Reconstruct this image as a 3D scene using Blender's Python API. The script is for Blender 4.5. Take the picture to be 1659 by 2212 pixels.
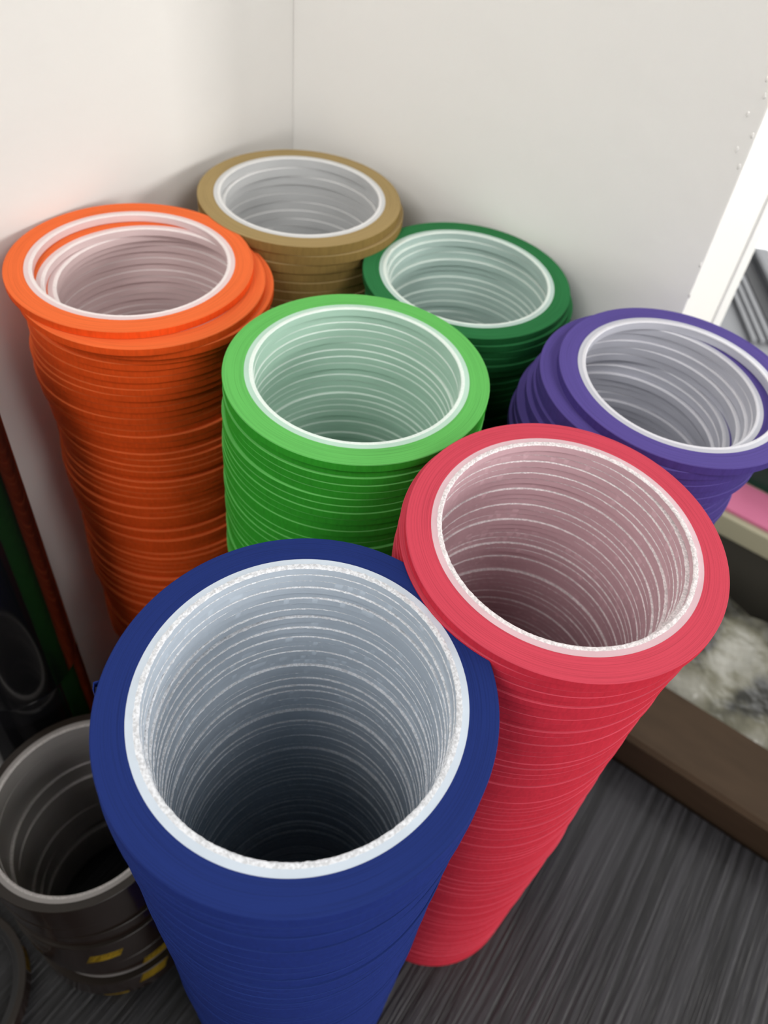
import bpy, bmesh, math, random
from mathutils import Vector, Matrix, noise

random.seed(11)
S = bpy.context.scene
COL = S.collection
for o in list(bpy.data.objects):
    bpy.data.objects.remove(o)

# ------------------------------------------------------------------ camera
MM = 0.001
TZ = 545.0                      # camera height above the table top, mm
PITCH, ROLL, FPX = 0.754734, 0.173489, 1713.0
PPX, PPY = 932.17, 942.76       # principal point of the cropped photograph
W_IMG, H_IMG = 1659.0, 2212.0
fwd = Vector((0, math.cos(PITCH), -math.sin(PITCH)))
rgt = Vector((1, 0, 0)); up = rgt.cross(fwd)
rgt2 = rgt * math.cos(ROLL) + up * math.sin(ROLL)
up2 = up * math.cos(ROLL) - rgt * math.sin(ROLL)
cd = bpy.data.cameras.new('camera'); cam = bpy.data.objects.new('camera', cd); COL.objects.link(cam)
m = Matrix((rgt2, up2, -fwd)).transposed().to_4x4()
m.translation = Vector((0, 0, TZ * MM))
cam.matrix_world = m
cd.sensor_fit = 'VERTICAL'; cd.sensor_height = 8.86; cd.sensor_width = 8.86 * W_IMG / H_IMG
cd.lens = 8.86 * FPX / H_IMG
cd.shift_x = -(PPX - W_IMG / 2) / H_IMG
cd.shift_y = (PPY - H_IMG / 2) / H_IMG
cd.clip_start = 0.005; cd.clip_end = 50
cd.dof.use_dof = True; cd.dof.focus_distance = 0.222; cd.dof.aperture_fstop = 4.0
S.camera = cam

# ------------------------------------------------------------------ wall axes: a along the right wall, b out into the room
PHI = math.radians(-27.3)
D1 = Vector((math.cos(PHI), math.sin(PHI), 0)); D2 = Vector((math.sin(PHI), -math.cos(PHI), 0))
COR = Vector((-107.5, 434.7, 0))
def AB(a, b, z=0.0):            # millimetres in the wall frame (z above the table top) to metres
    return (COR + D1 * a + D2 * b + Vector((0, 0, z))) * MM

# ------------------------------------------------------------------ light
wd = bpy.data.worlds.new('room_light'); S.world = wd; wd.use_nodes = True
bg = wd.node_tree.nodes['Background']; bg.inputs[0].default_value = (1.0, 0.985, 0.96, 1); bg.inputs[1].default_value = 0.07
def area(name, loc, target, sx, sy, power, col):
    l = bpy.data.lights.new(name, 'AREA'); l.shape = 'RECTANGLE'; l.size = sx; l.size_y = sy
    l.energy = power; l.color = col
    o = bpy.data.objects.new(name, l); COL.objects.link(o); o.location = loc
    o.rotation_euler = (Vector(target) - Vector(loc)).to_track_quat('-Z', 'Y').to_euler()
    return o
KEYD = (D1 * 0.956 - D2 * 0.295).normalized()
mid = AB(150, 150, 330)
area('window_daylight', mid + KEYD * 2.5 + Vector((0, 0, 0.62)), mid, 0.42, 0.55, 21, (1.0, 0.97, 0.93))
def lamp(name, az, el, d, size, power):
    az, el = math.radians(az), math.radians(el)
    area(name, mid + Vector((math.cos(az) * math.cos(el), math.sin(az) * math.cos(el), math.sin(el))) * d, mid, size, size, power, (1.0, 0.975, 0.945))
lamp('ceiling_lamp', -32, 46, 2.2, 0.9, 19)
lamp('front_fill', -124, 46, 1.3, 0.65, 11.0)  # fill light added to brighten the right wall
lamp('doorway_daylight', -50, 9, 2.4, 0.8, 13)
S.view_settings.view_transform = 'Standard'; S.view_settings.look = 'None'
S.view_settings.gamma = 1.0; S.view_settings.use_curve_mapping = False
S.view_settings.exposure = 0.14

# ------------------------------------------------------------------ materials
def new_mat(name, col, rough=0.6, spec=0.5, coat=0.0, sss=0.0, ssr=(1, 1, 1)):
    mt = bpy.data.materials.new(name); mt.use_nodes = True
    p = mt.node_tree.nodes['Principled BSDF']
    p.inputs['Base Color'].default_value = (*col, 1); p.inputs['Roughness'].default_value = rough
    p.inputs['Specular IOR Level'].default_value = spec
    if coat: p.inputs['Coat Weight'].default_value = coat; p.inputs['Coat Roughness'].default_value = 0.08
    if sss:
        p.inputs['Subsurface Weight'].default_value = sss; p.inputs['Subsurface Scale'].default_value = 0.0015
        p.inputs['Subsurface Radius'].default_value = ssr
    return mt
def N(mt, kind, **kw):
    n = mt.node_tree.nodes.new(kind)
    for k, v in kw.items():
        if hasattr(n, k): setattr(n, k, v)
        else: n.inputs[k.replace('_', ' ')].default_value = v
    return n
def L(mt, a, ao, b, bi): mt.node_tree.links.new(a.outputs[ao], b.inputs[bi])
def P(mt): return mt.node_tree.nodes['Principled BSDF']
def coords(mt, scale=(1, 1, 1)):
    t = N(mt, 'ShaderNodeTexCoord'); mp = N(mt, 'ShaderNodeMapping'); mp.inputs['Scale'].default_value = scale
    L(mt, t, 'Object', mp, 'Vector'); return mp
def bump(mt, src, out, strength, dist):
    b = N(mt, 'ShaderNodeBump'); b.inputs['Strength'].default_value = strength; b.inputs['Distance'].default_value = dist
    L(mt, src, out, b, 'Height'); L(mt, b, 'Normal', P(mt), 'Normal'); return b
def noise_mix(mt, vec, scale, c0, c1, lo=0.35, hi=0.65, detail=4.0):
    n = N(mt, 'ShaderNodeTexNoise'); n.inputs['Scale'].default_value = scale; n.inputs['Detail'].default_value = detail
    L(mt, vec, 0, n, 'Vector')
    r = N(mt, 'ShaderNodeValToRGB'); r.color_ramp.elements[0].position = lo; r.color_ramp.elements[1].position = hi
    r.color_ramp.elements[0].color = (*c0, 1); r.color_ramp.elements[1].color = (*c1, 1)
    L(mt, n, 'Fac', r, 'Fac'); L(mt, r, 'Color', P(mt), 'Base Color'); return n, r
def tone(c, k): return tuple(min(1, x * k) for x in c)

def winding_face(name, col):
    """Wound paper edges: fine concentric layer lines."""
    mt = new_mat(name, col, 0.85, 0.12)
    t = N(mt, 'ShaderNodeTexCoord'); sp = N(mt, 'ShaderNodeSeparateXYZ'); L(mt, t, 'Object', sp, 0)
    cx = N(mt, 'ShaderNodeCombineXYZ'); L(mt, sp, 'X', cx, 'X'); L(mt, sp, 'Y', cx, 'Y')
    ln = N(mt, 'ShaderNodeVectorMath', operation='LENGTH'); L(mt, cx, 0, ln, 0)
    nrm = N(mt, 'ShaderNodeVectorMath', operation='SCALE'); nrm.inputs['Scale'].default_value = 25.0; L(mt, cx, 0, nrm, 0)
    rr = N(mt, 'ShaderNodeMath', operation='MULTIPLY'); rr.inputs[1].default_value = 4300.0; L(mt, ln, 'Value', rr, 0)
    cz = N(mt, 'ShaderNodeCombineXYZ'); L(mt, rr, 0, cz, 'Z')
    ad = N(mt, 'ShaderNodeVectorMath', operation='ADD'); L(mt, nrm, 0, ad, 0); L(mt, cz, 0, ad, 1)
    n, r = noise_mix(mt, ad, 1.0, tone(col, 0.82), tone(col, 1.08), 0.34, 0.52, 3.0)
    n2 = N(mt, 'ShaderNodeTexNoise'); n2.inputs['Scale'].default_value = 2600; n2.inputs['Detail'].default_value = 2; L(mt, t, 'Object', n2, 'Vector')
    mx = N(mt, 'ShaderNodeMath', operation='ADD'); L(mt, n, 'Fac', mx, 0); L(mt, n2, 'Fac', mx, 1)
    bump(mt, mx, 0, 0.4, 0.0001)
    return mt
def winding_side(name, col, rough=0.8):
    """Creped paper back of the outermost turn."""
    mt = new_mat(name, col, rough, 0.12)
    mp = coords(mt, (900, 900, 160))
    n, r = noise_mix(mt, mp, 1.0, tone(col, 0.9), tone(col, 1.07), 0.3, 0.7, 3.0)
    bump(mt, n, 'Fac', 0.25, 0.00008)
    return mt
def core_plastic(name, col):
    mt = new_mat(name, col, 0.32, 0.5, sss=0.0)
    mp = coords(mt, (60, 60, 500))
    n, r = noise_mix(mt, mp, 1.0, tone(col, 0.95), tone(col, 1.04), 0.3, 0.7, 3.0)
    return mt
def cut_plastic(name, col, k=1.0):
    """Ragged sawn rim of the plastic core."""
    mt = new_mat(name, col, 0.4, 0.6)
    mp = coords(mt, (1, 1, 1))
    n, r = noise_mix(mt, mp, 1500.0, tone(col, 1 - 0.2 * k), tone(col, 1 + 0.12 * k), 0.4, 0.6, 3.0)
    bump(mt, n, 'Fac', 0.3 + 0.5 * k, 0.0004)
    return mt

def wall_mat(name, col):
    mt = new_mat(name, col, 0.55, 0.35)
    mp = coords(mt)
    n1 = N(mt, 'ShaderNodeTexNoise'); n1.inputs['Scale'].default_value = 190; n1.inputs['Detail'].default_value = 3; L(mt, mp, 0, n1, 'Vector')
    n2 = N(mt, 'ShaderNodeTexNoise'); n2.inputs['Scale'].default_value = 22; n2.inputs['Detail'].default_value = 2; L(mt, mp, 0, n2, 'Vector')
    ml = N(mt, 'ShaderNodeMath', operation='MULTIPLY'); ml.inputs[1].default_value = 4.0; L(mt, n2, 'Fac', ml, 0)
    ad = N(mt, 'ShaderNodeMath', operation='ADD'); L(mt, n1, 'Fac', ad, 0); L(mt, ml, 0, ad, 1)
    bump(mt, ad, 0, 0.25, 0.0005)
    return mt
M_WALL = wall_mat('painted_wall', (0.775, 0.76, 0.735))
M_WALL2 = wall_mat('painted_wall_lightened', (0.875, 0.87, 0.845))  # same paint as the left wall, colour raised in place of light
M_TRIM = wall_mat('white_gloss_paint', (0.86, 0.86, 0.85))

def black_woodgrain():
    mt = new_mat('black_embossed_woodgrain', (0.016, 0.016, 0.018), 0.42, 0.5)
    mp = coords(mt, (1, 1, 1)); mp.inputs['Rotation'].default_value = (0, 0, -PHI)
    mp2 = N(mt, 'ShaderNodeMapping'); mp2.inputs['Scale'].default_value = (255, 6, 1); L(mt, mp, 0, mp2, 0)
    n, r = noise_mix(mt, mp2, 1.0, (0.006, 0.006, 0.007), (0.032, 0.032, 0.036), 0.42, 0.64, 5.0)
    n2 = N(mt, 'ShaderNodeTexNoise'); n2.inputs['Scale'].default_value = 1.0; n2.inputs['Detail'].default_value = 4
    mp3 = N(mt, 'ShaderNodeMapping'); mp3.inputs['Scale'].default_value = (520, 18, 1); L(mt, mp, 0, mp3, 0); L(mt, mp3, 0, n2, 'Vector')
    ad = N(mt, 'ShaderNodeMath', operation='ADD'); L(mt, n, 'Fac', ad, 0); L(mt, n2, 'Fac', ad, 1)
    bump(mt, ad, 0, 0.7, 0.0012)
    return mt
M_TABLE = black_woodgrain()
M_METAL = new_mat('dark_steel', (0.05, 0.05, 0.055), 0.4)
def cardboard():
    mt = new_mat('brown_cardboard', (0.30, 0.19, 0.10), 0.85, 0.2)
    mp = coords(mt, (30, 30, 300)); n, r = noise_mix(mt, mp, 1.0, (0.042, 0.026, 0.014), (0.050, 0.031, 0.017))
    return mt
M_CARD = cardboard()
M_CARD_EDGE = new_mat('cardboard_cut_edge', (0.46, 0.33, 0.19), 0.85, 0.2)

# ------------------------------------------------------------------ mesh helpers
def link(o, parent=None):
    COL.objects.link(o)
    if parent is not None: o.parent = parent
    return o
def mesh_obj(name, me, parent=None): return link(bpy.data.objects.new(name, me), parent)
def from_bm(name, bm, mats, smooth=True):
    me = bpy.data.meshes.new(name); bm.normal_update(); bm.to_mesh(me); bm.free()
    for mt in mats: me.materials.append(mt)
    if smooth: me.shade_smooth()
    return me
def tag(o, label=None, cat=None, group=None, kind=None):
    if label: o['label'] = label
    if cat: o['category'] = cat
    if group: o['group'] = group
    if kind: o['kind'] = kind
    return o
def empty(name, loc, rz=0.0):
    o = bpy.data.objects.new(name, None); o.empty_display_size = 0.02; COL.objects.link(o)
    o.location = loc; o.rotation_euler = (0, 0, rz); return o
def ring_into(bm, prof, seg, mats, loc=(0, 0, 0), rot=0.0, jit=None):
    """Revolve a closed profile [(r, z), ...] in mm; mats gives the slot of each profile edge."""
    k = len(prof); rings = []
    for s in range(seg):
        t = rot + 2 * math.pi * s / seg; c, si = math.cos(t), math.sin(t)
        vs = []
        for i, (r, z) in enumerate(prof):
            dr = dz = 0
            if jit and i in jit:
                dr, dz = jit[i](t)
            vs.append(bm.verts.new(((r + dr) * c * MM + loc[0], (r + dr) * si * MM + loc[1], (z + dz) * MM + loc[2])))
        rings.append(vs)
    for s in range(seg):
        a, b = rings[s], rings[(s + 1) % seg]
        for i in range(k):
            j = (i + 1) % k
            f = bm.faces.new((a[i], b[i], b[j], a[j])); f.material_index = mats[i]; f.smooth = True
def sharp(me, deg=35):
    bm = bmesh.new(); bm.from_mesh(me)
    for e in bm.edges:
        if len(e.link_faces) == 2 and e.calc_face_angle(0) > math.radians(deg): e.smooth = False
    bm.to_mesh(me); bm.free(); return me

RO, RC, RI = 48.7, 41.1, 38.0
def tape_profile(h, ro=RO, rc=RC):
    g = 0.04; b = 0.22
    prof = [(rc + 0.02, g), (ro - b, g), (ro, g + b), (ro, h - g - b), (ro - b, h - g), (rc + 0.02, h - g)]
    return prof, [0, 0, 1, 0, 0, 0]
def core_profile(h, rc=RC, ri=RI):
    g = 0.02; w = rc - ri
    prof = [(rc, g), (rc, h - g), (rc - 0.48 * w, h - g), (rc - 0.55 * w, h - g + 0.06), (ri + 0.1 * w, h - g + 0.06), (ri, h - g - 0.22), (ri, g + 0.22), (ri + 0.1 * w, g)]
    return prof, [0, 0, 0, 1, 1, 0, 0, 0]
def tape_mesh(name, h, mats, seg=128, ro=RO, rc=RC):
    bm = bmesh.new(); p, mi = tape_profile(h, ro, rc); ring_into(bm, p, seg, mi)
    return sharp(from_bm(name, bm, mats))
def core_mesh(name, h, mats, seg=128, ro=RC, ri=RI, rag=0.05, seed=0):
    rnd = random.Random(seed)
    cache = {}
    def j(i):
        def f(t):
            n1 = noise.noise(Vector((math.cos(t) * 90, math.sin(t) * 90, seed * 3.1 + i)))
            n2 = noise.noise(Vector((math.cos(t) * 30, math.sin(t) * 30, seed * 1.7 - i)))
            return (n1 + 0.6 * n2) * rag, (n2 + 0.5 * n1) * rag * 0.6
        return f
    bm = bmesh.new(); p, mi = core_profile(h, ro, ri)
    ring_into(bm, p, seg, mi, jit={3: j(3), 4: j(4), 5: j(5)} if rag else None)
    return sharp(from_bm(name, bm, mats), 40)

def ordinal(i):
    if i < 20: return ORD[i]
    t, u = divmod(i + 1, 10)
    T = {2: 'twent', 3: 'thirt', 4: 'fort', 5: 'fift', 6: 'sixt', 7: 'sevent', 8: 'eight', 9: 'ninet'}[t]
    return T + 'ieth' if u == 0 else T + 'y-' + ['first', 'second', 'third', 'fourth', 'fifth', 'sixth', 'seventh', 'eighth', 'ninth'][u - 1]
ORD = ['topmost', 'second', 'third', 'fourth', 'fifth', 'sixth', 'seventh', 'eighth', 'ninth', 'tenth', 'eleventh', 'twelfth', 'thirteenth', 'fourteenth', 'fifteenth', 'sixteenth', 'seventeenth', 'eighteenth', 'nineteenth', 'twentieth']

REST = {}                       # rolls past the three hundred that show largest, joined below
REST_MATS = []
rest_bm = bmesh.new()
def slot(mt):
    if mt not in REST_MATS: REST_MATS.append(mt)
    return REST_MATS.index(mt)

def build_stack(key, words, x, y, ztop, pitch, n_single, face, side, core, rim, offs, lean, jitter, seed, hero=0, ordn=8, ragged=0.05, tail=None):
    """One column of rolls, from the top down. offs(i) gives the sideways slip (mm) of roll i."""
    rnd = random.Random(seed)
    n = max(1, round(ztop / pitch)); h = ztop / n
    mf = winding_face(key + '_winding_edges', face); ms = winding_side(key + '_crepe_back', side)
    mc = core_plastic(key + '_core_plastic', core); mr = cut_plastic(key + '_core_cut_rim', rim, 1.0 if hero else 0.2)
    tm = tape_mesh(key + '_tape', h, [mf, ms], 160)
    cms = [core_mesh(key + '_core', h, [mc, mr], 320 if hero else 160, ri=RI + (-0.1, 0.2, -0.25, 0.1, 0.3, -0.2)[q], rag=ragged, seed=seed * 10 + q) for q in range(6)]
    sf, ss, sc, sr = slot(mf), slot(ms), slot(mc), slot(mr)
    wx = wy = 0.0
    for i in range(n):
        wx = wx * 0.93 + rnd.gauss(0, jitter * 0.28); wy = wy * 0.93 + rnd.gauss(0, jitter * 0.28)
        ox, oy = offs(i)
        d = i * h
        dx = ox + (0 if i == 0 else wx + rnd.gauss(0, jitter * 0.7)) + lean(d)[0]
        dy = oy + (0 if i == 0 else wy + rnd.gauss(0, jitter * 0.7)) + lean(d)[1]
        loc = Vector((x + dx, y + dy, ztop - (i + 1) * h)) * MM
        rot = rnd.uniform(0, 6.28)
        if i < n_single:
            e = empty('tape_roll', loc, rot)
            if i == 0: lab = '%s, topmost roll of the %s stack' % (words[0], words[1])
            else: lab = '%s, %s from the top of the %s stack' % (words[2], ordinal(i), words[1])
            tag(e, lab, 'tape roll', 'rolls of the %s tape stack' % words[1])
            mesh_obj('tape', tm, e)
            tag(mesh_obj('core', cms[0 if i == 0 else rnd.randrange(6)], e), 'white plastic core')
            if i == 0 and tail: tail(e, h, ms, rot)
        else:
            pt, mt_ = tape_profile(h); pc, mc_ = core_profile(h)
            sg = 56
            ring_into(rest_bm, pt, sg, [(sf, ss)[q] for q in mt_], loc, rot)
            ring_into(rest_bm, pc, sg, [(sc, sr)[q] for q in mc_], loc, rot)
    return n

# ------------------------------------------------------------------ the setting
def quad_prism(name, pts, z0, z1, mt, bev=0.0):
    """Upright prism on a plan outline given in metres."""
    bm = bmesh.new()
    lo = [bm.verts.new((p.x, p.y, z0)) for p in pts]; hi = [bm.verts.new((p.x, p.y, z1)) for p in pts]
    k = len(pts)
    bm.faces.new(hi); bm.faces.new(list(reversed(lo)))
    for i in range(k): bm.faces.new((lo[i], lo[(i + 1) % k], hi[(i + 1) % k], hi[i]))
    bmesh.ops.recalc_face_normals(bm, faces=bm.faces)
    if bev: bmesh.ops.bevel(bm, geom=bm.edges[:], offset=bev, segments=2, profile=0.6, affect='EDGES')
    return from_bm(name, bm, [mt], False)
def ab_box(name, a0, a1, b0, b1, z0, z1, mt, parent=None, bev=0.0):
    me = quad_prism(name, [AB(a0, b0), AB(a1, b0), AB(a1, b1), AB(a0, b1)], z0 * MM, z1 * MM, mt, bev * MM)
    return mesh_obj(name, me, parent)
FLOOR = -420.0
tag(ab_box('floor', -300, 3600, -2400, 1800, FLOOR - 40, FLOOR, new_mat('grey_floor', (0.10, 0.095, 0.09), 0.5)), 'grey floor far below the table', None, None, 'structure')
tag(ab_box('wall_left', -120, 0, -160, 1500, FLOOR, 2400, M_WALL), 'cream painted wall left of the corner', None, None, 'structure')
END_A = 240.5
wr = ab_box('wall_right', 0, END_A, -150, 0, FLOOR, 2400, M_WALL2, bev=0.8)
tag(wr, 'painted wall right of the corner, colour lightened to stand in for light, ending in a narrow return', None, None, 'structure')

tr = ab_box('trim_1', END_A, END_A + 1.6, -150, -112, FLOOR, 2400, M_TRIM, bev=0.6)
tag(tr, 'white corner bead on the end of the right wall', None, None, 'structure')

# ------------------------------------------------------------------ table
tb = empty('table', AB(400, 400, FLOOR))
tag(tb, 'black table with embossed wood grain carrying all the tape stacks', 'table')
def keep(o, parent):            # parent without moving
    o.parent = parent; o.matrix_parent_inverse = parent.matrix_basis.inverted(); return o
def part(o, parent): return keep(o, parent)
part(ab_box('tabletop', 2, 1200, 13, 800, -25, 0, M_TABLE, bev=1.2), tb)
for a, b in ((40, 50), (1160, 50), (40, 760), (1160, 760)):
    part(ab_box('leg', a - 20, a + 20, b - 20, b + 20, FLOOR, -25, M_METAL), tb)

# ------------------------------------------------------------------ the seven colour stacks
def Lean(kx, ky): return lambda d: (kx * d, ky * d)
def O(tab, base=(0, 0)):
    return lambda i: tab.get(i, base)
def tail_blue(e, h, mt, rot):
    bm = bmesh.new()
    a0 = math.radians(186) - rot
    pts = [(RO - 0.1, a0), (RO + 1.3, a0 + 0.012), (RO + 0.9, a0 + 0.05), (RO - 0.1, a0 + 0.09)]
    for k in range(3):
        (r0, t0), (r1, t1) = pts[k], pts[k + 1]
        q = []
        for r, t, z in ((r0, t0, 0.2), (r1, t1, 0.2), (r1, t1, h - 0.5), (r0, t0, h - 0.5)):
            q.append(bm.verts.new((r * math.cos(t) * MM, r * math.sin(t) * MM, z * MM)))
        bm.faces.new(q)
    bmesh.ops.remove_doubles(bm, verts=bm.verts, dist=1e-6)
    bmesh.ops.solidify(bm, geom=bm.faces[:], thickness=0.00012)
    tag(mesh_obj('tape_tail', from_bm('tape_tail', bm, [mt]), e), 'loose end of the tape')

build_stack('blue', ('blue masking tape roll in front', 'blue', 'blue masking tape roll'), -20.0, 94.9, 363.0, 3.0, 75,
            (0.010, 0.023, 0.128), (0.012, 0.028, 0.18), (0.50, 0.57, 0.65), (0.63, 0.65, 0.685),
            lambda i: (0, 0) if i < 8 else (-0.6, 1.2), Lean(-0.004, 0.03), 0.28, 3, hero=1, ordn=10, ragged=0.16, tail=tail_blue)
def off_red(i):
    if i == 0: return (0, 0)
    return (-1.6 - 2.6 * math.sin(min(1, i / 60) * math.pi), 0.4)
build_stack('red', ('crimson red masking tape roll', 'red', 'crimson red masking tape roll'), 45.1, 157.7, 366.8, 3.0, 92,
            (0.50, 0.052, 0.082), (0.58, 0.028, 0.052), (0.62, 0.42, 0.46), (0.72, 0.67, 0.68),
            off_red, Lean(0.012, 0.055), 0.24, 5, hero=1, ordn=10, ragged=0.16)
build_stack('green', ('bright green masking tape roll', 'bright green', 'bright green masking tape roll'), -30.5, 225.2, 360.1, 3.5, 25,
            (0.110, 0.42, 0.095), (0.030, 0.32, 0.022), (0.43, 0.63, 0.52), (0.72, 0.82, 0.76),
            lambda i: (0, 0) if i < 5 else (-0.8, -0.2), Lean(-0.03, 0.02), 0.34, 8, ordn=8)
ot = {0: (0, 0), 1: (6.6, -4.6), 2: (8.6, -1.6), 3: (7.2, -0.8), 4: (5.6, -0.4), 5: (4.4, 0.0)}
build_stack('orange', ('orange masking tape roll', 'orange', 'orange masking tape roll'), -134.1, 273.0, 357.1, 3.5, 60,
            (0.72, 0.135, 0.036), (0.78, 0.082, 0.010), (0.68, 0.53, 0.53), (0.78, 0.70, 0.69),
            lambda i: ot.get(i, (3.2 + 1.2 * math.sin(i * 0.35), 0.2)), Lean(0.006, 0.02), 0.5, 12, ordn=8)
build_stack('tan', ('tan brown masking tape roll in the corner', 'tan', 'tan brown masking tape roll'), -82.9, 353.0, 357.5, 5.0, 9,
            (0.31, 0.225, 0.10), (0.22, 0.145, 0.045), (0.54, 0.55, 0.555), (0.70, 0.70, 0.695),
            lambda i: {0: (0, 0), 1: (0.2, 0), 2: (-0.4, -0.8)}.get(i, (-0.8, -0.3)), Lean(0.0, 0.0), 0.8, 15, ordn=6)
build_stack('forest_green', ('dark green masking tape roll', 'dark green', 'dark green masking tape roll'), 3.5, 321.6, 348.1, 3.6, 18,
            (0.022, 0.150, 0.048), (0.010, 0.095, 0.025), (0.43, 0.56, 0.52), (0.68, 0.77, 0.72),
            lambda i: {0: (0, 0), 1: (1.6, -0.8), 2: (2.2, -0.6)}.get(i, (1.2, -0.6)), Lean(0.0, 0.0), 0.7, 18, ordn=8)
pt_ = {0: (0, 0), 1: (-7.0, 0.5), 2: (-7.6, 0.4), 3: (-7.2, 0.2), 4: (-7.8, 0), 5: (-8.2, 0)}
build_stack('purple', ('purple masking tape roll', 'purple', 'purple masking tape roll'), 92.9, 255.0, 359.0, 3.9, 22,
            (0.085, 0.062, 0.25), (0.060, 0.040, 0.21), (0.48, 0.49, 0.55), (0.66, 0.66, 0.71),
            lambda i: pt_.get(i, (-12.5, 1.0) if i < 9 else (-11.0, 0.5)), Lean(-0.02, 0.01), 0.8, 21, ordn=8)

# black column added out of view to throw shade on the lower left
build_stack('black', ('black tape roll', 'black', 'black tape roll'), -188.0, -26.0, 360.0, 6.0, 0,
            (0.012, 0.012, 0.012), (0.010, 0.010, 0.010), (0.5, 0.5, 0.5), (0.6, 0.6, 0.6), lambda i: (0, 0), Lean(0, 0), 0.5, 31)
# rolls that show least, behind the stacks, plus the added black column
me = from_bm('tape_rolls', rest_bm, REST_MATS)
tag(mesh_obj('tape_rolls', sharp(me)), 'remaining lower masking tape rolls at the shaded feet of the coloured stacks, with an added unseen black stack that shades the corner', 'tape rolls', None, 'stuff')

# ------------------------------------------------------------------ dark amber film tape, lower left
M_AMBER = new_mat('dark_amber_film', (0.016, 0.006, 0.003), 0.16, 0.45, coat=0.25)
M_AMBER_F = new_mat('dark_amber_film_edges', (0.020, 0.014, 0.010), 0.36, 0.4)
mp = coords(M_AMBER_F, (900, 900, 900)); n_ = N(M_AMBER_F, 'ShaderNodeTexNoise'); n_.inputs['Scale'].default_value = 1.0
L(M_AMBER_F, mp, 0, n_, 'Vector'); bump(M_AMBER_F, n_, 'Fac', 0.3, 0.0003)
M_GREYCORE = core_plastic('grey_core_plastic', (0.33, 0.31, 0.30)); M_GREYRIM = cut_plastic('grey_core_rim', (0.56, 0.53, 0.52))
def yellow_mat():
    mt = new_mat('yellow_paper_tab', (0.85, 0.58, 0.04), 0.7, 0.3)
    mp = coords(mt, (260, 260, 260)); noise_mix(mt, mp, 1.0, (0.78, 0.50, 0.02), (0.92, 0.64, 0.05)); return mt
M_YELLOW = yellow_mat()
AH = 154.0 / 12; ARO = 44.6
am_t = tape_mesh('amber_tape', AH, [M_AMBER_F, M_AMBER], 160, ARO); am_c = core_mesh('amber_core', AH, [M_GREYCORE, M_GREYRIM], 160, rag=0.03, seed=77)
def tab_mesh(ang, half, z0, z1, skew=0.0, dang=0.0):
    bm = bmesh.new(); k = 6
    g = [[bm.verts.new(((ARO + 0.08) * math.cos(t) * MM, (ARO + 0.08) * math.sin(t) * MM, (z + skew * (u - 0.5)) * MM))
          for z, sh in ((z0, 0), (z1, dang)) for t in (math.radians(ang - half + 2 * half * u + sh),)] for u in [q / k for q in range(k + 1)]]
    for q in range(k): bm.faces.new((g[q][0], g[q + 1][0], g[q + 1][1], g[q][1]))
    bmesh.ops.solidify(bm, geom=bm.faces[:], thickness=-0.00012)
    return from_bm('end_tab', bm, [M_YELLOW])
rnd = random.Random(4)
AX, AY = -129.0, 132.5
tabs = {5: [(-69, 10, 1.0, AH - 1.0, 1.0)], 11: [(-76, 8.5, 0.8, AH - 2.0, 0)], 8: [(-44, 10, 0.5, AH - 0.5, 0)], 9: [(-49, 9, 0.5, AH - 0.5, 0)]}
for i in range(12):
    dx, dy = (0, 0) if i == 0 else (rnd.gauss(0, 1.1), rnd.gauss(0, 1.1))
    if i == 9: dx, dy = 2.2, -1.4
    e = empty('film_tape_roll', Vector((AX + dx, AY + dy, 154.0 - (i + 1) * AH)) * MM)
    w = 'dark brown film tape roll'
    if i == 0: lab = w + ', topmost of the low stack by the blue one'
    elif i == 11: lab = w + ' at the bottom of the low stack'
    else: lab = w + ', %s from top of the low stack' % ORD[i]
    if i in tabs: lab += ', yellow end tab'
    tag(e, lab, 'tape roll', 'dark film tape rolls in the low stack')
    mesh_obj('tape', am_t, e); tag(mesh_obj('core', am_c, e), 'grey plastic core')
    for t in tabs.get(i, []):
        tag(mesh_obj('end_tab', tab_mesh(*t[:4], skew=t[4], dang=4), e), 'yellow paper end tab')
M_BLACKCORE = new_mat('black_core_plastic', (0.012, 0.012, 0.013), 0.35)
e = empty('film_tape_roll', Vector((-207, 72, 0)) * MM)
tag(e, 'dark film tape roll lying alone at the lower left corner, yellow end tab', 'tape roll')
mesh_obj('tape', am_t, e); mesh_obj('core', core_mesh('black_core', AH, [M_BLACKCORE, M_BLACKCORE], 128, rag=0.0), e)
tag(mesh_obj('end_tab', tab_mesh(37, 8, 1, AH - 2, 0), e), 'yellow paper end tab')

# ------------------------------------------------------------------ glossy black canister at the left edge
M_GLOSS = new_mat('glossy_black_plastic', (0.006, 0.006, 0.007), 0.10, 0.7)
cn = empty('canister', Vector((-185.5, 189.3, 0)) * MM)
tag(cn, 'tall glossy black canister at the left edge mirroring the coloured stacks', 'canister')
bm = bmesh.new(); ring_into(bm, [(0.01, 0), (26.5, 0), (28, 1.5), (28, 166), (27.4, 167), (0.01, 167)], 96, [0] * 6); mesh_obj('body', sharp(from_bm('canister_body', bm, [M_GLOSS])), cn)
bm = bmesh.new(); ring_into(bm, [(0.01, 167.3), (27.4, 167.3), (28, 168), (28, 340), (27, 343), (0.01, 343)], 96, [0] * 6); mesh_obj('sleeve', sharp(from_bm('canister_sleeve', bm, [M_GLOSS])), cn)
bm = bmesh.new(); ring_into(bm, [(0.01, 343), (24, 343), (24, 362), (22.5, 364), (0.01, 364)], 96, [0] * 5); mesh_obj('lid', sharp(from_bm('canister_lid', bm, [M_GLOSS])), cn)

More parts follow.
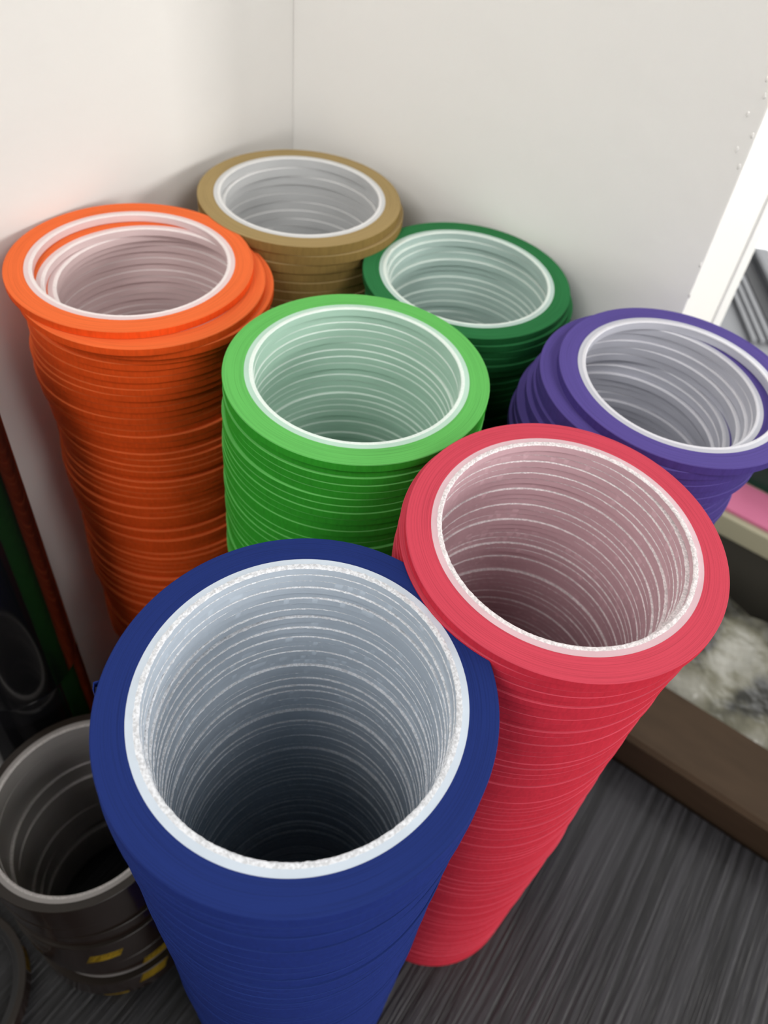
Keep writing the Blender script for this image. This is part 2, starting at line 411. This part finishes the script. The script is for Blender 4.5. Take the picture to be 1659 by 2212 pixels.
# ------------------------------------------------------------------ carton beyond the table edge
bx = empty('carton', AB(450, -110, FLOOR))
tag(bx, 'open brown cardboard carton standing behind the table edge at right', 'box')
CA0, CA1, CB0, CB1, CZ = 252, 700, 9, -232, 22
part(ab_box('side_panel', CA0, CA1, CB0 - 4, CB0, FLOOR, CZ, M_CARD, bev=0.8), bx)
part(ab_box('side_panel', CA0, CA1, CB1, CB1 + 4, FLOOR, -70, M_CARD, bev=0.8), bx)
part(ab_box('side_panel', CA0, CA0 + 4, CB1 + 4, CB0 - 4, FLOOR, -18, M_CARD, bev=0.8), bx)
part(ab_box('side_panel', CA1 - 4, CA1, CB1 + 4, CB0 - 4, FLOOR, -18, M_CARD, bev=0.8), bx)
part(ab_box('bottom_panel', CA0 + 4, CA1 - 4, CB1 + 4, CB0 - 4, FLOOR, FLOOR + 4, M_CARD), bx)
def sloped(name, a0, a1, pts, th, mt):
    """Folded board: polyline of (b, z) extruded along a, given thickness."""
    bm = bmesh.new(); cols = []
    for b, z in pts: cols.append((bm.verts.new(AB(a0, b, z)), bm.verts.new(AB(a1, b, z))))
    for i in range(len(cols) - 1): bm.faces.new((cols[i][0], cols[i][1], cols[i + 1][1], cols[i + 1][0]))
    bmesh.ops.recalc_face_normals(bm, faces=bm.faces)
    bmesh.ops.solidify(bm, geom=bm.faces[:], thickness=th * MM)
    return mesh_obj(name, from_bm(name, bm, [mt], False))
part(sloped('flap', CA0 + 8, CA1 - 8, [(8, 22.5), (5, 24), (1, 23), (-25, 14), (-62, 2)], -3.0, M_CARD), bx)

# plastic bag lying in the carton
def lumpy(name, ca, cb, cz, ra, rb, rz, amp, seed, mt, sub=5):
    bm = bmesh.new(); bmesh.ops.create_icosphere(bm, subdivisions=sub, radius=1.0)
    for v in bm.verts:
        d = v.co.normalized(); q = d * 2.6 + Vector((seed, seed * 0.7, 0))
        k = 1 + amp * (abs(noise.noise(q)) * 1.2 + 0.5 * abs(noise.noise(q * 2.3)) + 0.25 * noise.noise(q * 5.0) - 0.35)
        e = 0.30
        s = Vector((math.copysign(abs(d.x) ** e, d.x), math.copysign(abs(d.y) ** e, d.y), math.copysign(abs(d.z) ** e, d.z)))
        v.co = (D1 * (s.x * ra * k) + D2 * (s.y * rb * k) + Vector((0, 0, s.z * rz * k))) * MM
    o = mesh_obj(name, from_bm(name, bm, [mt])); o.location = AB(ca, cb, cz); return o
def bag_mat():
    mt = new_mat('cloudy_plastic_film', (0.2, 0.2, 0.17), 0.3, 0.6)
    mp = coords(mt); n, r = noise_mix(mt, mp, 24.0, (0.035, 0.035, 0.03), (0.30, 0.295, 0.25), 0.36, 0.66, 3.0)
    r.color_ramp.elements.new(0.5).color = (0.17, 0.165, 0.12, 1)
    n2 = N(mt, 'ShaderNodeTexNoise'); n2.inputs['Scale'].default_value = 60; L(mt, mp, 0, n2, 'Vector'); bump(mt, n2, 'Fac', 0.6, 0.006)
    return mt
tag(lumpy('plastic_bag', 470, -122, -210, 203, 97, 198, 0.11, 3.3, bag_mat()), 'crumpled cloudy plastic bag with mottled contents in the carton', 'bag')

# ------------------------------------------------------------------ side table with things on it
st = empty('side_table', AB(500, -600, FLOOR))
tag(st, 'pale beige low side table beyond the carton', 'table')
M_BEIGE = new_mat('beige_laminate', (0.42, 0.40, 0.28), 0.5)
part(ab_box('gap_shade_panel', 260, 1290, -262, -255, FLOOR, 9.8, new_mat('dark_gap_shade', (0.075, 0.070, 0.056), 0.6)), st)  # dark sheet added under the top, its colour stands for the shaded gap
part(ab_box('tabletop', 250, 1300, -1000, -240, 10, 33, M_BEIGE, bev=1.5), st)
for a, b in ((300, -290), (1250, -290), (300, -960), (1250, -960)):
    part(ab_box('leg', a - 18, a + 18, b - 18, b + 18, FLOOR, 10, M_BEIGE), st)
o = ab_box('foam_sheet', 285, 620, -291, -247, 33, 37, new_mat('pink_foam', (0.62, 0.17, 0.30), 0.8), bev=0.8)
tag(o, 'pink foam strip lying along the edge of the side table', 'foam sheet')
gb = empty('storage_box', AB(450, -350, 33)); tag(gb, 'dark green box on the side table behind the pink strip', 'box')
M_DG = new_mat('dark_green_plastic', (0.010, 0.045, 0.030), 0.5)
part(ab_box('body', 300, 600, -430, -296, 33, 60, M_DG, bev=2), gb); part(ab_box('lid', 297, 603, -433, -293, 60.2, 67, M_DG, bev=2), gb)

# grey ribbed crate, seen past the end of the wall
M_GREY = new_mat('grey_plastic', (0.29, 0.30, 0.32), 0.45); M_DARK = new_mat('charcoal_plastic', (0.02, 0.022, 0.026), 0.5)
cr = empty('plastic_crate', AB(300, -520, 33)); tag(cr, 'grey ribbed plastic crate beyond the end of the wall', 'crate')
cu = Vector((32, 52)).normalized(); cv = Vector((cu.y, -cu.x))     # long axis in the wall frame
def crate_box(name, u0, u1, v0, v1, z0, z1, mt, bev):
    q = lambda u, v: AB(225 + cu.x * u + cv.x * v, -520 + cu.y * u + cv.y * v)
    return part(mesh_obj(name, quad_prism(name, [q(u0, v0), q(u1, v0), q(u1, v1), q(u0, v1)], z0 * MM, z1 * MM, mt, bev * MM)), cr)
crate_box('body', -90, 120, -110, 34, 33.5, 100, M_GREY, 5)
crate_box('slot', -70, 110, -6, 9, 100.2, 101.5, M_DARK, 0.4)
crate_box('rim', -90, 120, 12, 34, 100.2, 110, M_GREY, 5)
for k in range(3): crate_box('rib', -60, 100, -17 - k * 9, -11 - k * 9, 100.2, 105, M_GREY, 1.5)
for u in (-22, 4): crate_box('hole_plug', u, u + 7, -48, -42, 100.2, 101.4, M_DARK, 0.4)

# bright glazed window far behind
w1 = ab_box('window_1', -500, 2200, -1440, -1420, FLOOR + 20, 1700, M_TRIM)
tag(w1, 'bright window beyond the end of the wall', None, None, 'structure')
mt = bpy.data.materials.new('daylit_glass'); mt.use_nodes = True
P(mt).inputs['Base Color'].default_value = (0.9, 0.92, 0.95, 1); P(mt).inputs['Emission Color'].default_value = (1, 1, 1, 1); P(mt).inputs['Emission Strength'].default_value = 1.6
for k in range(3):
    keep(ab_box('pane', -470 + k * 890, 380 + k * 890, -1419.5, -1416, FLOOR + 60, 1660, mt), w1)

# ------------------------------------------------------------------ small flaws on the walls
M_CHIP = M_WALL2
def blob(name, loc, r, sq, mt, parent, seed):
    bm = bmesh.new(); bmesh.ops.create_icosphere(bm, subdivisions=2, radius=1)
    for v in bm.verts:
        k = 1 + 0.4 * noise.noise(v.co * 1.5 + Vector((seed, 0, 0)))
        c = v.co * k
        v.co = (D1 * c.x * sq[0] + D2 * c.y * sq[1] + Vector((0, 0, c.z * sq[2]))) * r * MM
    o = mesh_obj(name, from_bm(name, bm, [mt])); o.location = loc; keep(o, parent)
for k, (a, z) in enumerate(((233, 452), (236, 446), (232, 438), (235, 431), (231, 424), (236, 418), (238, 372), (238, 356), (237, 340))):
    blob('paint_chip', AB(a + 3.0 + 1.5 * math.sin(k * 5), 0.0, z), 0.85, (0.7, 0.35, 1.5), M_CHIP, wr, k)
